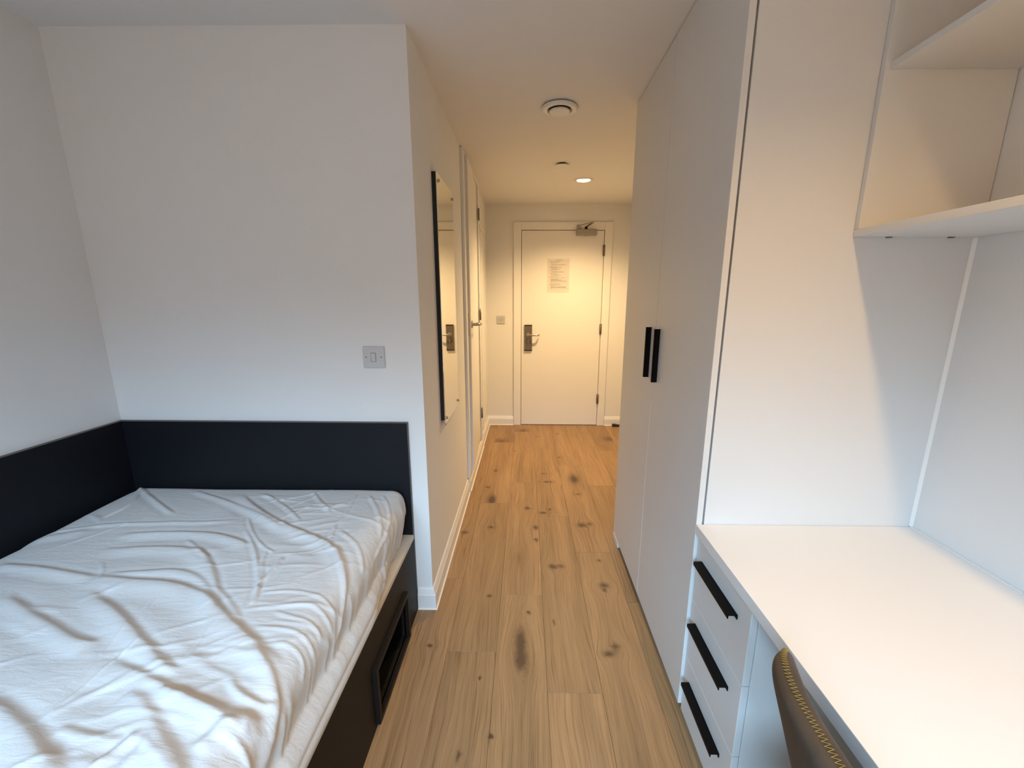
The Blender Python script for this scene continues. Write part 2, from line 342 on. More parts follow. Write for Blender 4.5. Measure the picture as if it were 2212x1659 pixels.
wall('wall_alcove', (XL, XC - .1, D1, D1 + .1, 0, ZC + .1), 'white painted wall at the head of the bed carrying the light switch')
SD0, SD1, SDT = 2.862, 3.588, 2.262       # bathroom door opening
wall('wall_corridor', [(XC - .1, XC, D1, SD0 - .004, 0, ZC + .1), (XC - .1, XC, SD1 + .004, D, 0, ZC + .1), (XC - .1, XC, SD0 - .004, SD1 + .004, 0, .118), (XC - .1, XC, SD0 - .004, SD1 + .004, SDT + .004, ZC + .1), (XC - .12, XC - .1, SD0 - .03, SD1 + .03, 0, ZC)], 'white left wall of the entrance corridor carrying the mirror')
DX0, DX1, DT = -.049, .7835, 2.046
wall('wall_end', [(XC, DX0 - .004, D, D + .1, 0, ZC + .1), (DX1 + .004, XR + .1, D, D + .1, 0, ZC + .1), (DX0 - .004, DX1 + .004, D, D + .1, DT + .004, ZC + .1), (DX0 - .05, DX1 + .05, D + .1, D + .12, 0, ZC)], 'white end wall of the corridor around the entrance door')
wall('wall_right', (XR, XR + .1, YB - .1, D, 0, ZC + .1), 'white painted wall on the right behind the desk')
x0, x1, z0, z1 = WIN
wall('wall_rear', [(XL, x0, YB - .2, YB, 0, ZC + .1), (x1, XR, YB - .2, YB, 0, ZC + .1), (x0, x1, YB - .2, YB, 0, z0), (x0, x1, YB - .2, YB, z1, ZC + .1)], 'white window wall behind the camera')
win = empty('window_1', ((x0 + x1) / 2, YB - .14, z0), 'grey framed window in the wall behind the camera', 'window', kind=S)
box('window_frame', [(x0, x1, YB - .17, YB - .12, z0, z0 + .05), (x0, x1, YB - .17, YB - .12, z1 - .05, z1), (x0, x0 + .05, YB - .17, YB - .12, z0 + .05, z1 - .05), (x1 - .05, x1, YB - .17, YB - .12, z0 + .05, z1 - .05), (-.45, -.40, YB - .17, YB - .12, z0 + .05, z1 - .05)], M['frame'], win)
box('pane', (x0 + .05, -.45, YB - .148, YB - .142, z0 + .05, z1 - .05), M['pane'], win, 0); box('pane', (-.40, x1 - .05, YB - .148, YB - .142, z0 + .05, z1 - .05), M['pane'], win, 0)

# ceiling with two round openings for the downlights
HR = 0.056
bm = bmesh.new()
def loop(pts):
    vs = [bm.verts.new(p) for p in pts]; return [bm.edges.new((vs[i], vs[(i + 1) % len(vs)])) for i in range(len(vs))]
ed = loop([(XL - .05, YB - .1, ZC), (XR + .05, YB - .1, ZC), (XR + .05, D + .05, ZC), (XL - .05, D + .05, ZC)])
for c in (LAMP_FAR, LAMP_NEAR): ed += loop([(c[0] + HR * math.cos(2 * PI * i / 40), c[1] + HR * math.sin(2 * PI * i / 40), ZC) for i in range(40)])
bmesh.ops.triangle_fill(bm, use_beauty=True, use_dissolve=False, edges=ed)
for f in bm.faces:
    if f.normal.z > 0: f.normal_flip()
g = bmesh.ops.extrude_face_region(bm, geom=list(bm.faces)); bmesh.ops.translate(bm, verts=[q for q in g['geom'] if isinstance(q, bmesh.types.BMVert)], vec=(0, 0, .012))
bmesh.ops.recalc_face_normals(bm, faces=bm.faces)
me = bpy.data.meshes.new('ceiling'); bm.to_mesh(me); bm.free(); me.materials.append(M['ceiling'])
ceil = bpy.data.objects.new('ceiling', me); col.objects.link(ceil); WORLDPOS[ceil] = Vector((0, 0, 0))
tag(ceil, 'flat white painted ceiling over room and corridor', 'ceiling', kind=S)
box('ceiling_void_board', (XL - .05, XR + .05, YB - .1, D + .05, ZC + .095, ZC + .11), M['backing'], ceil, 0)

# skirting
HB = 0.100
PROF = [(0, 0), (.0155, 0), (.0155, .070), (.0135, .073), (.006, .096), (.003, HB), (0, HB)]
def skirt(name, a, b, n, label, m0=0, m1=0, kind=S, h0=0.0):
    """a->b along the wall at floor level, n = unit normal into the room, m0/m1 = mitre slope at the ends"""
    a, b, n = Vector((*a, 0)), Vector((*b, 0)), Vector((*n, 0)); t = (b - a).normalized(); verts = []
    for P, s, mm in ((a, -1, m0), (b, 1, m1)):
        for d, z in PROF: verts.append(P + n * d + t * (s * mm * d) + Vector((0, 0, z + h0)))
    k = len(PROF); faces = [(i, (i + 1) % k, (i + 1) % k + k, i + k) for i in range(k)] + [tuple(range(k)), tuple(range(2 * k - 1, k - 1, -1))]
    o = mesh_obj(name, verts, faces, M['gloss']); tag(o, label, 'skirting board', kind=kind)
    verts = []
    for P, s, mm in ((a, -1, m0), (b, 1, m1)):
        for d, z in ((.0155, 0), (.0215, 0), (.0155, .005)): verts.append(P + n * d + t * (s * mm * d) + Vector((0, 0, z + .0002)))
    mesh_obj('sealant_bead', verts, [(0, 1, 4, 3), (1, 2, 5, 4), (2, 0, 3, 5), (0, 1, 2), (3, 4, 5)], M['sealant'], o)
    return o
skirt('baseboard_alcove', (-.4818, D1), (XC, D1), (0, -1), 'short white skirting board between the bed and the wall corner', 0, 1)
skirt('baseboard_corridor', (XC, D1), (XC, 2.765), (1, 0), 'white skirting board along the corridor under the mirror', 1, 0)
skirt('baseboard_doorway', (XC + .004, 2.775), (XC + .004, 3.72), (1, 0), 'white skirting board running below the raised bathroom door', 0, 0)
skirt('baseboard_passage', (XC, 3.73), (XC, D), (1, 0), 'white skirting board below the access panel at the corridor end', 0, -1)
skirt('baseboard_entrance', (XC, D), (-.133, D), (0, -1), 'short white skirting board left of the entrance door', -1, 0)
skirt('baseboard_end', (.868, D), (XR, D), (0, -1), 'white skirting board right of the entrance door beside the door stop', 0, 0)

# ------------------------------------------------------------------ entrance door
d1 = empty('door_1', (DX0, D, 0), 'white flush entrance door with a steel lever lock and a closer', 'door', kind=S)
AF = .020
arch = box('architrave', [(-.131, -.0535, D - AF, D, 0, 2.125), (.788, .866, D - AF, D, 0, 2.125), (-.0535, .788, D - AF, D, 2.0505, 2.125)], M['gloss'], d1, .003)
box('dark_gap_board', [(DX0 - .004, DX1 + .004, D + .045, D + .095, 0, 2.05)], M['backing'], d1, 0)  # black board added behind the leaf, its colour gives the gaps their shade
leaf = box('leaf', (DX0, DX1, D - .008, D + .036, .006, DT - .001), M['leaf'], d1, .0015)
for zc_ in (1.852, 1.062, .305):
    hb = box('hinge', [(DX1 - .012, DX1 + .012, D - .0235, D - .0205, zc_ - .052, zc_ + .052)], M['plate'], d1, .0005)
    v, f = tube_mesh([(DX1 + .001, D - .026, zc_ - .054), (DX1 + .001, D - .026, zc_ + .054)], .006, 10); mesh_obj('knuckle', v, f, M['plate'], hb, smooth=True)
LY = D - .0085
lp = box('lock_plate', (-.017, .063, LY - .018, LY, .829, 1.102), M['plate'], leaf, .002)
box('lock_plate_cap', [(-.018, .064, LY - .0195, LY, 1.093, 1.102), (-.018, .064, LY - .0195, LY, .829, .838)], M['black'], leaf, .001)
lathe('lever_rose', [(.0, 0), (.021, 0), (.021, -.008), (.012, -.010), (.011, -.040), (0, -.040)], M['steel'], (.024, LY - .018, 1.000), 'y', leaf, 28)
tube('lever_handle', arc([(.024, LY - .055, 1.000), (.034, LY - .066, 1.0), (.075, LY - .068, .999), (.118, LY - .066, .998), (.134, LY - .055, .998), (.136, LY - .030, .998)], 3), .0088, M['steel'], leaf)
lathe('thumb_turn_rose', [(0, 0), (.014, 0), (.014, -.006), (0, -.007)], M['plate'], (.024, LY - .018, .928), 'y', leaf, 24)
box('thumb_turn', (.020, .028, LY - .046, LY - .024, .912, .944), M['steel'], leaf, .003)
cl = box('door_closer', (.496, .704, LY - .052, LY, 1.993, 2.053), M['closer'], d1, .009)
box('closer_valve', [(.580, .606, LY - .046, LY - .02, 1.988, 1.9928), (.632, .640, LY - .04, LY - .026, 1.989, 1.9928)], M['steel'], cl, .001)
lathe('closer_spindle', [(0, 0), (.013, 0), (.013, .018), (0, .018)], M['black'], (.594, LY - .028, 2.053), 'z', cl, 20)
box('closer_bracket', (.500, .548, D - AF - .010, D - AF, 2.062, 2.084), M['steel'], d1, .002)
def bar(name, a, b, w, h, mat, parent):
    a, b = Vector(a), Vector(b); t = (b - a).normalized(); s = t.cross(Vector((0, 0, 1))).normalized(); u = s.cross(t).normalized(); vs = []
    for P in (a, b):
        for i, j in ((-1, -1), (1, -1), (1, 1), (-1, 1)): vs.append(P + s * (w / 2 * i) + u * (h / 2 * j))
    o = mesh_obj(name, vs, [(0, 1, 2, 3), (7, 6, 5, 4), (0, 4, 5, 1), (1, 5, 6, 2), (2, 6, 7, 3), (3, 7, 4, 0)], mat, parent)
    md = o.modifiers.new('bevel', 'BEVEL'); md.width = .0015; md.segments = 2
    return o
bar('closer_arm', (.594, LY - .028, 2.076), (.637, LY - .150, 2.092), .020, .007, M['steel'], cl)
bar('closer_arm', (.637, LY - .150, 2.0995), (.520, LY - .030, 2.0875), .013, .007, M['steel'], cl)
lathe('closer_joint', [(0, 0), (.013, 0), (.013, .018), (0, .018)], M['steel'], (.637, LY - .150, 2.086), 'z', cl, 18)
lathe('closer_joint', [(0, 0), (.012, 0), (.012, .018), (0, .018)], M['steel'], (.512, LY - .024, 2.078), 'z', cl, 18)

# printed notice on the door
nt_ = empty('notice', (.3275, LY, 1.6075), 'sheet of small print in a clear sleeve taped to the entrance door', 'notice')
box('sleeve', (.2140, .4420, LY - .0016, LY - .0003, 1.441, 1.774), M['sleeve'], nt_, 0)
pp = box('paper', (.2240, .4330, LY - .0024, LY - .0017, 1.459, 1.757), M['paper'], nt_, 0)
LINES = [(.37, .70, .325, 2), (.13, .59, .382, 2), (.13, .47, .437, 1), (.18, .83, .492, 2), (.12, .40, .545, 1), (.12, .67, .577, 2), (.18, .47, .620, 2), (.18, .60, .652, 2), (.13, .45, .700, 1), (.18, .77, .745, 2), (.13, .48, .797, 1),
         (.17, .52, .838, 1), (.17, .62, .866, 1), (.13, .50, .915, 1), (.12, .84, .957, 1), (.17, .52, 1.010, 2), (.17, .66, 1.036, 2), (.17, .90, 1.060, 1), (.17, .90, 1.092, 1), (.17, .26, 1.120, 1), (.13, .61, 1.160, 1), (.12, .64, 1.205, 2),
         (.17, .34, 1.245, 1), (.17, .88, 1.280, 2), (.17, .88, 1.315, 2), (.17, .26, 1.340, 1)]
vs, fs = [], []
for a_, b_, yy, wt in LINES:
    px = .214 + .228 * a_ * .98; pe = .214 + .228 * b_ * .98; zz = 1.774 - (yy - .27) / 1.20 * .333; h = .0017 if wt == 1 else .0026
    while px < pe:
        wdt = random.uniform(.006, .019); q = min(px + wdt, pe); k = len(vs)
        vs += bv(px, q, LY - .0030, LY - .0024, zz - h, zz + h * .6); fs += [tuple(i + k for i in f) for f in BF]; px = q + .0028
mesh_obj('printed_text', vs, fs, M['ink'], pp)['kind'] = 'stuff'

# ------------------------------------------------------------------ bathroom door in the corridor wall (slightly ajar)
d2 = empty('door_2', (XC, SD0, .12), 'white bathroom door standing just ajar in the left corridor wall', 'door', kind=S)
AX = .0185
box('architrave', [(XC, XC + AX, 2.782, 2.856, HB + .001, ZC - .001), (XC, XC + AX, 3.594, 3.668, HB + .001, ZC - .001), (XC, XC + AX, 2.856, 3.594, SDT + .006, ZC - .001)], M['gloss'], d2, .002)
hx, hy = XC + .006, SD1; ang = math.radians(-2.3)
def rot(v):
    dx, dy = v[0] - hx, v[1] - hy; return (hx + dx * math.cos(ang) - dy * math.sin(ang), hy + dx * math.sin(ang) + dy * math.cos(ang), v[2])
ang = -ang if rot((hx, SD0, 0))[0] < hx else ang
leaf2 = box('leaf', (hx - .040, hx, SD0 + .004, SD1 - .002, .132, SDT), M['leaf'], d2, .0012, xf=rot)
box('latch_plate', (hx - .033, hx - .010, SD0 + .0025, SD0 + .0045, 1.120, 1.275), M['steel'], leaf2, .0005, xf=rot)
for zc_ in (2.047, 1.24, .365):
    hb = box('hinge', (XC + AX, XC + AX + .0025, SD1 - .012, SD1 + .022, zc_ - .045, zc_ + .045), M['plate'], d2, .0005)
    v, f = tube_mesh([(XC + AX + .005, SD1 + .004, zc_ - .047), (XC + AX + .005, SD1 + .004, zc_ + .047)], .006, 10); mesh_obj('knuckle', v, f, M['plate'], hb, smooth=True)
def R3(p): return Vector(rot(p))
c0 = R3((hx, SD0 + .062, 1.198))
lathe('lever_rose', [(0, 0), (.026, 0), (.026, .008), (.011, .010), (.011, .045), (0, .045)], M['steel'], c0, 'x', leaf2, 28)
tube('lever_handle', arc([c0 + Vector((.042, 0, 0)), c0 + Vector((.056, .010, 0)), c0 + Vector((.058, .060, -.001)), c0 + Vector((.056, .112, -.002)), c0 + Vector((.045, .124, -.002)), c0 + Vector((.018, .126, -.002))], 3), .0095, M['steel'], leaf2)
# access panel beyond it
ap = empty('access_panel', (XC, 4.05, .12), 'flush white access panel in the corridor wall beyond the bathroom door', 'panel')
box('panel_frame', [(XC, XC + .006, 3.845, 3.875, HB + .02, 2.01), (XC, XC + .006, 4.262, 4.292, HB + .02, 2.01), (XC, XC + .006, 3.875, 4.262, 1.98, 2.01), (XC, XC + .006, 3.875, 4.262, HB + .02, HB + .045)], M['gloss'], ap, .001)
box('panel_board', (XC, XC + .003, 3.879, 4.258, HB + .049, 1.976), M['leaf'], ap, .0008)

# ------------------------------------------------------------------ mirror
mi = empty('mirror', (XC, 2.14, .77), 'tall frameless mirror screwed to the left corridor wall', 'mirror')
MY0, MY1, MZ0, MZ1 = 1.940, 2.345, .770, 1.920
box('backing_board', (XC + .0002, XC + .0185, MY0 + .003, MY1 - .004, MZ0 + .022, MZ1 - .002), M['backing'], mi, 0)
box('mirror_glass', (XC + .0188, XC + .0228, MY0, MY1, MZ0, MZ1), M['mirror'], mi, .0012)
for yy in (MY0 + .028, MY1 - .022):
    for zz in (MZ0 + .030, MZ1 - .034):
        lathe('mirror_screw', [(0, 0), (.0075, 0), (.0075, .004), (.005, .0075), (0, .0085)], M['steel'], (XC + .0229, yy, zz), 'x', mi, 20)

# ------------------------------------------------------------------ switches
def switch(x, z, y, label, rockers, s=.086):
    t = empty('light_switch', (x, y, z), label, 'light switch', 'wall light switches')
    pl_ = box('face_plate', (x - s / 2, x + s / 2, y - .009, y - .0002, z - s / 2, z + s / 2), M['switch'], t, .0032)
    for (a, b) in rockers:
        box('rocker_surround', (x + a - .0012, x + b + .0012, y - .0097, y - .0090, z - .0177, z + .0177), M['screw'], pl_, 0)
        vs = bv(x + a, x + b, y - .0125, y - .0091, z - .0165, z + .0165); vs = [(q[0], q[1] + (.0022 if (q[2] < z and q[1] < y - .012) else 0), q[2]) for q in vs]
        o = mesh_obj('rocker', vs, BF, M['switch'], t); md = o.modifiers.new('b', 'BEVEL'); md.width = .0008; md.segments = 2
    for sx in (-.0300, .0300): lathe('screw', [(0, 0), (.0026, 0), (.0022, -.0008), (0, -.0008)], M['screw'], (x + sx, y - .009, z), 'y', t, 16)
switch(-.6048, 1.1497, D1, 'single white light switch on the wall above the bed head', [(-.0105, .0080)])
switch(-.2655, 1.1565, D, 'double white light switch beside the entrance door', [(-.016, -.0015), (.0015, .016)], .084)

# ------------------------------------------------------------------ ceiling fittings
v_ = empty('air_valve', (.157, 2.256, ZC), 'round white extract air valve, nearest disc on the corridor ceiling', 'vent')
lathe('valve_ring', [(.054, -.0016), (.062, -.0016), (.064, -.006), (.0865, -.006), (.088, -.0085), (.082, -.017), (.070, -.020), (.061, -.017), (.055, -.008)], M['vent'], (.157, 2.256, ZC), 'z', v_, 56, closed=True)
lathe('valve_disc', [(0, -.030), (.030, -.0295), (.047, -.026), (.050, -.022), (.048, -.018), (.010, -.014), (.010, -.0016), (0, -.0016)], M['vent'], (.157, 2.256, ZC), 'z', v_, 56)
lathe('valve_throat', [(0, -.0003), (.0535, -.0003), (.0535, -.0014), (0, -.0014)], M['backing'], (.157, 2.256, ZC), 'z', v_, 40)
s_ = empty('sprinkler_cover', (.243, 3.135, ZC), 'small round sprinkler cover plate on the corridor ceiling', 'sprinkler')
lathe('cover_plate', [(0, -.014), (.044, -.014), (.0455, -.0125), (.0455, -.0105), (0, -.0105)], M['vent'], (.243, 3.135, ZC), 'z', s_, 40)
lathe('cover_cup', [(0, -.0002), (.030, -.0002), (.030, -.0104), (0, -.0104)], M['backing'], (.243, 3.135, ZC), 'z', s_, 30)
def downlight(c, label):
    t = empty('downlight', (c[0], c[1], ZC), label, 'ceiling light', 'recessed downlights')
    lathe('trim_ring', [(.0555, .003), (.0555, -.0012), (.075, -.0008), (.0755, -.0022), (.069, -.0045), (.056, -.0042), (.0515, .0006), (.0515, .003)], M['vent'], (c[0], c[1], ZC), 'z', t, 48, closed=True)
    lathe('reflector', [(.0515, .0035), (.034, .060), (.0352, .060), (.0528, .0035)], M['steel'], (c[0], c[1], ZC), 'z', t, 48, closed=True)
    lathe('reflector_glow', [(.036, .010), (.0505, .0036), (.0512, .0052), (.037, .0116)], M['lamp'], (c[0], c[1], ZC), 'z', t, 48, closed=True)  # glowing ring imitates the lit mouth of the reflector, no lamp of its own
    lathe('lamp', [(0, .052), (.024, .052), (.030, .056), (.030, .062), (0, .062)], M['lamp'], (c[0], c[1], ZC), 'z', t, 32)
downlight(LAMP_FAR, 'lit recessed downlight in the corridor ceiling near the entrance door')
downlight(LAMP_NEAR, 'lit recessed downlight in the ceiling above the desk')

# ------------------------------------------------------------------ wardrobe
wd = empty('wardrobe', (.85, 1.69, 0), 'tall two-door off-white wardrobe reaching the ceiling', 'wardrobe')
WB = .034
HZ0, HZ1 = 1.052, 1.264
def lhandle_v(y0, y1, z0, z1, parent):
    x = XW
    return box('handle', [(x - .0215, x - .0003, y0, y0 + .0025, z0, z1), (x - .0215, x - .0185, y0, y1, z0, z1), (x - .0025, x - .0003, y0 + .0026, y1, z0, z1)], M['black'], parent, .0006)
wd1 = box('wardrobe_door', (XW, XW + .018, Y0, 1.6845, WB, ZC - .004), M['lam'], wd, .0012)
wd2 = box('wardrobe_door', (XW, XW + .018, 1.6875, Y1 - .001, WB, ZC - .004), M['lam'], wd, .0012)
lhandle_v(1.629, 1.641, HZ0, HZ1, wd1); lhandle_v(1.744, 1.756, HZ0, HZ1, wd2)
box('end_panel', (XW + .0235, XR - .002, Y0, Y0 + .018, 0, ZC - .002), M['lam'], wd, .0010)
box('end_panel', (XW + .0235, XR - .002, Y1 - .018, Y1, 0, ZC - .002), M['lam'], wd, .0010)
box('carcass', [(XW + .030, XR - .002, Y0 + .019, Y1 - .019, WB + .002, WB + .020), (XW + .030, XR - .002, Y0 + .019, Y1 - .019, ZC - .022, ZC - .004), (XR - .012, XR - .003, Y0 + .019, Y1 - .019, WB + .021, ZC - .023), (XW + .030, XR - .013, 1.677, 1.695, WB + .021, ZC - .023)], M['lam'], wd, 0)
box('plinth', (XW + .05, XW + .066, Y0 + .019, Y1 - .019, 0, WB), M['lam'], wd, 0)
box('end_foot', (XW - .002, XW + .012, 2.100, Y1 - .002, 0, WB - .001), M['lam'], wd, .001)

# ------------------------------------------------------------------ desk and drawer pedestal
DK = .7065; DB = .6745; DY = -1.08
dk = empty('desk', (.85, 0, DB), 'long white laminate desk top running along the right wall', 'desk')
box('worktop', (XW, XR - .005, DY, Y0 - .0012, DB, DK), M['lamtop'], dk, .0012)
box('support_panel', (XW + .03, XR - .03, DY + .01, DY + .028, 0, DB - .0004), M['lam'], dk, .001)
box('rear_rail', (XR - .024, XR - .006, DY + .03, .835, DB - .12, DB - .0004), M['lam'], dk, .001)
sb = box('trim_1', (XR - .0056, XR - .0004, DY, Y0 - .002, DK - .001, DK + .003), M['sealant'], None, .001)
tag(sb, 'thin white sealant bead where the desk top meets the right wall', 'sealant', kind=S)
sb = mesh_obj('trim_2', [(XR - .007, Y0 - .0004, DK + .003), (XR, Y0 - .007, DK + .003), (XR, Y0 - .0004, DK + .003), (XR - .007, Y0 - .0004, 1.539), (XR, Y0 - .007, 1.539), (XR, Y0 - .0004, 1.539)], [(0, 1, 2), (3, 5, 4), (0, 3, 4, 1), (1, 4, 5, 2), (2, 5, 3, 0)], M['sealant'])
tag(sb, 'vertical white sealant bead in the corner between wardrobe side and right wall', 'sealant', kind=S)
pd = empty('drawer_pedestal', (.85, 1.0, 0), 'off-white three-drawer pedestal under the desk beside the wardrobe', 'drawer unit')
PY0, PY1 = .842, Y0 - .003
PX = XW + .010
box('carcass', [(PX + .0195, XR - .03, PY0, PY0 + .018, .012, DB - .001), (PX + .0195, XR - .03, PY1 - .018, PY1, .0, DB - .001), (PX + .0195, XR - .03, PY0 + .0181, PY1 - .0181, .012, .030), (XR - .045, XR - .03, PY0 + .0181, PY1 - .0181, .031, DB - .001)], M['lam'], pd, .0010)
for (za, zb, hz) in ((.4525, DB - .0030, .608), (.2340, .4495, .390), (.0160, .2310, .168)):
    dr = box('drawer', (PX, PX + .018, PY0, PY1, za, zb), M['lam'], pd, .0014)
    x = PX
    box('handle', [(x - .026, x - .0003, .896, 1.112, hz - .0025, hz), (x - .026, x - .0235, .896, 1.112, hz - .011, hz - .0026), (x - .0028, x - .0003, .896, 1.112, hz - .013, hz - .0026)], M['black'], dr, .0005)

# ------------------------------------------------------------------ wall shelf unit
su = empty('shelf_unit', (1.0, .5, 1.54), 'open off-white shelf unit fixed to the wall above the desk', 'shelf unit')
SX = .8545; SY = -.45
box('bottom_shelf', (SX, XR - .002, SY, Y0 - .001, 1.540, 1.558), M['lam'], su, .0010)
box('side_panel', (SX, XR - .002, Y0 - .0155, Y0 - .001, 1.5585, ZC - .006), M['lam'], su, .0008)
box('side_panel', (SX, XR - .002, SY, SY + .0145, 1.5585, ZC - .006), M['lam'], su, .0008)
box('middle_shelf', (SX + .012, XR - .002, SY + .0150, Y0 - .016, 1.918, 1.934), M['lam'], su, .0008)
box('top_panel', (SX, XR - .002, SY + .0150, Y0 - .016, ZC - .030, ZC - .012), M['lam'], su, .0008)
for x in (.945, 1.105): box('fixing', (x - .007, x + .007, Y0 - .0075, Y0 - .0015, 1.5375, 1.5398), M['edge'], su, 0)

# ------------------------------------------------------------------ bed
bd = empty('bed', (-1.08, .6, 0), 'dark built-in single bed base with high dark panels along two walls', 'bed')
BY = -.42; BX = -.4822
box('headboard', (XL + .0185, -.4862, D1 - .018, D1 - .0003, .0, .8795), M['dark'], bd, .0008)
box('edge_band', [(XL + .0185, -.4862, D1 - .0181, D1 - .0003, .8796, .8810), (-.4861, -.4845, D1 - .0181, D1 - .0003, .001, .8810)], M['edge'], bd, 0)
box('side_headboard', (XL + .0003, XL + .018, BY, D1 - .0003, .0, .8795), M['dark'], bd, .0008)
box('edge_band', (XL + .0003, XL + .0181, BY, D1 - .0003, .8796, .8810), M['edge'], bd, 0)
NY0, NY1, NZ0, NZ1 = 1.100, 1.430, .030, .205
sx0, sx1 = BX - .018, BX - .0003
box('side_panel', [(sx0, sx1, BY, NY0, 0, .3565), (sx0, sx1, NY1, D1 - .0185, 0, .3565), (sx0, sx1, NY0, NY1, NZ1, .3565), (sx0, sx1, NY0, NY1, 0, NZ0)], M['darkbrown'], bd, 0)
box('base_board', (XL + .0185, BX, BY, D1 - .0185, .3570, .3750), M['cream'], bd, .0012)
nf = box('niche_frame', [(BX - .006, BX + .014, NY0 - .018, NY1 + .018, NZ1, NZ1 + .018), (BX - .006, BX + .014, NY0 - .018, NY0, NZ0 - .018, NZ1 - .0002), (BX - .006, BX + .014, NY1, NY1 + .018, NZ0 - .018, NZ1 - .0002), (BX - .006, BX + .014, NY0 + .0002, NY1 - .0002, NZ0 - .018, NZ0)], M['darkbrown'], bd, .001)
box('niche_lining', [(BX - .35, BX - .019, NY0, NY1, NZ1 - .006, NZ1), (BX - .35, BX - .019, NY0, NY1, NZ0, NZ0 + .006), (BX - .35, BX - .019, NY0, NY0 + .006, NZ0 + .006, NZ1 - .006), (BX - .35, BX - .019, NY1 - .006, NY1, NZ0 + .006, NZ1 - .006), (BX - .356, BX - .35, NY0, NY1, NZ0, NZ1)], M['black'], bd, 0)

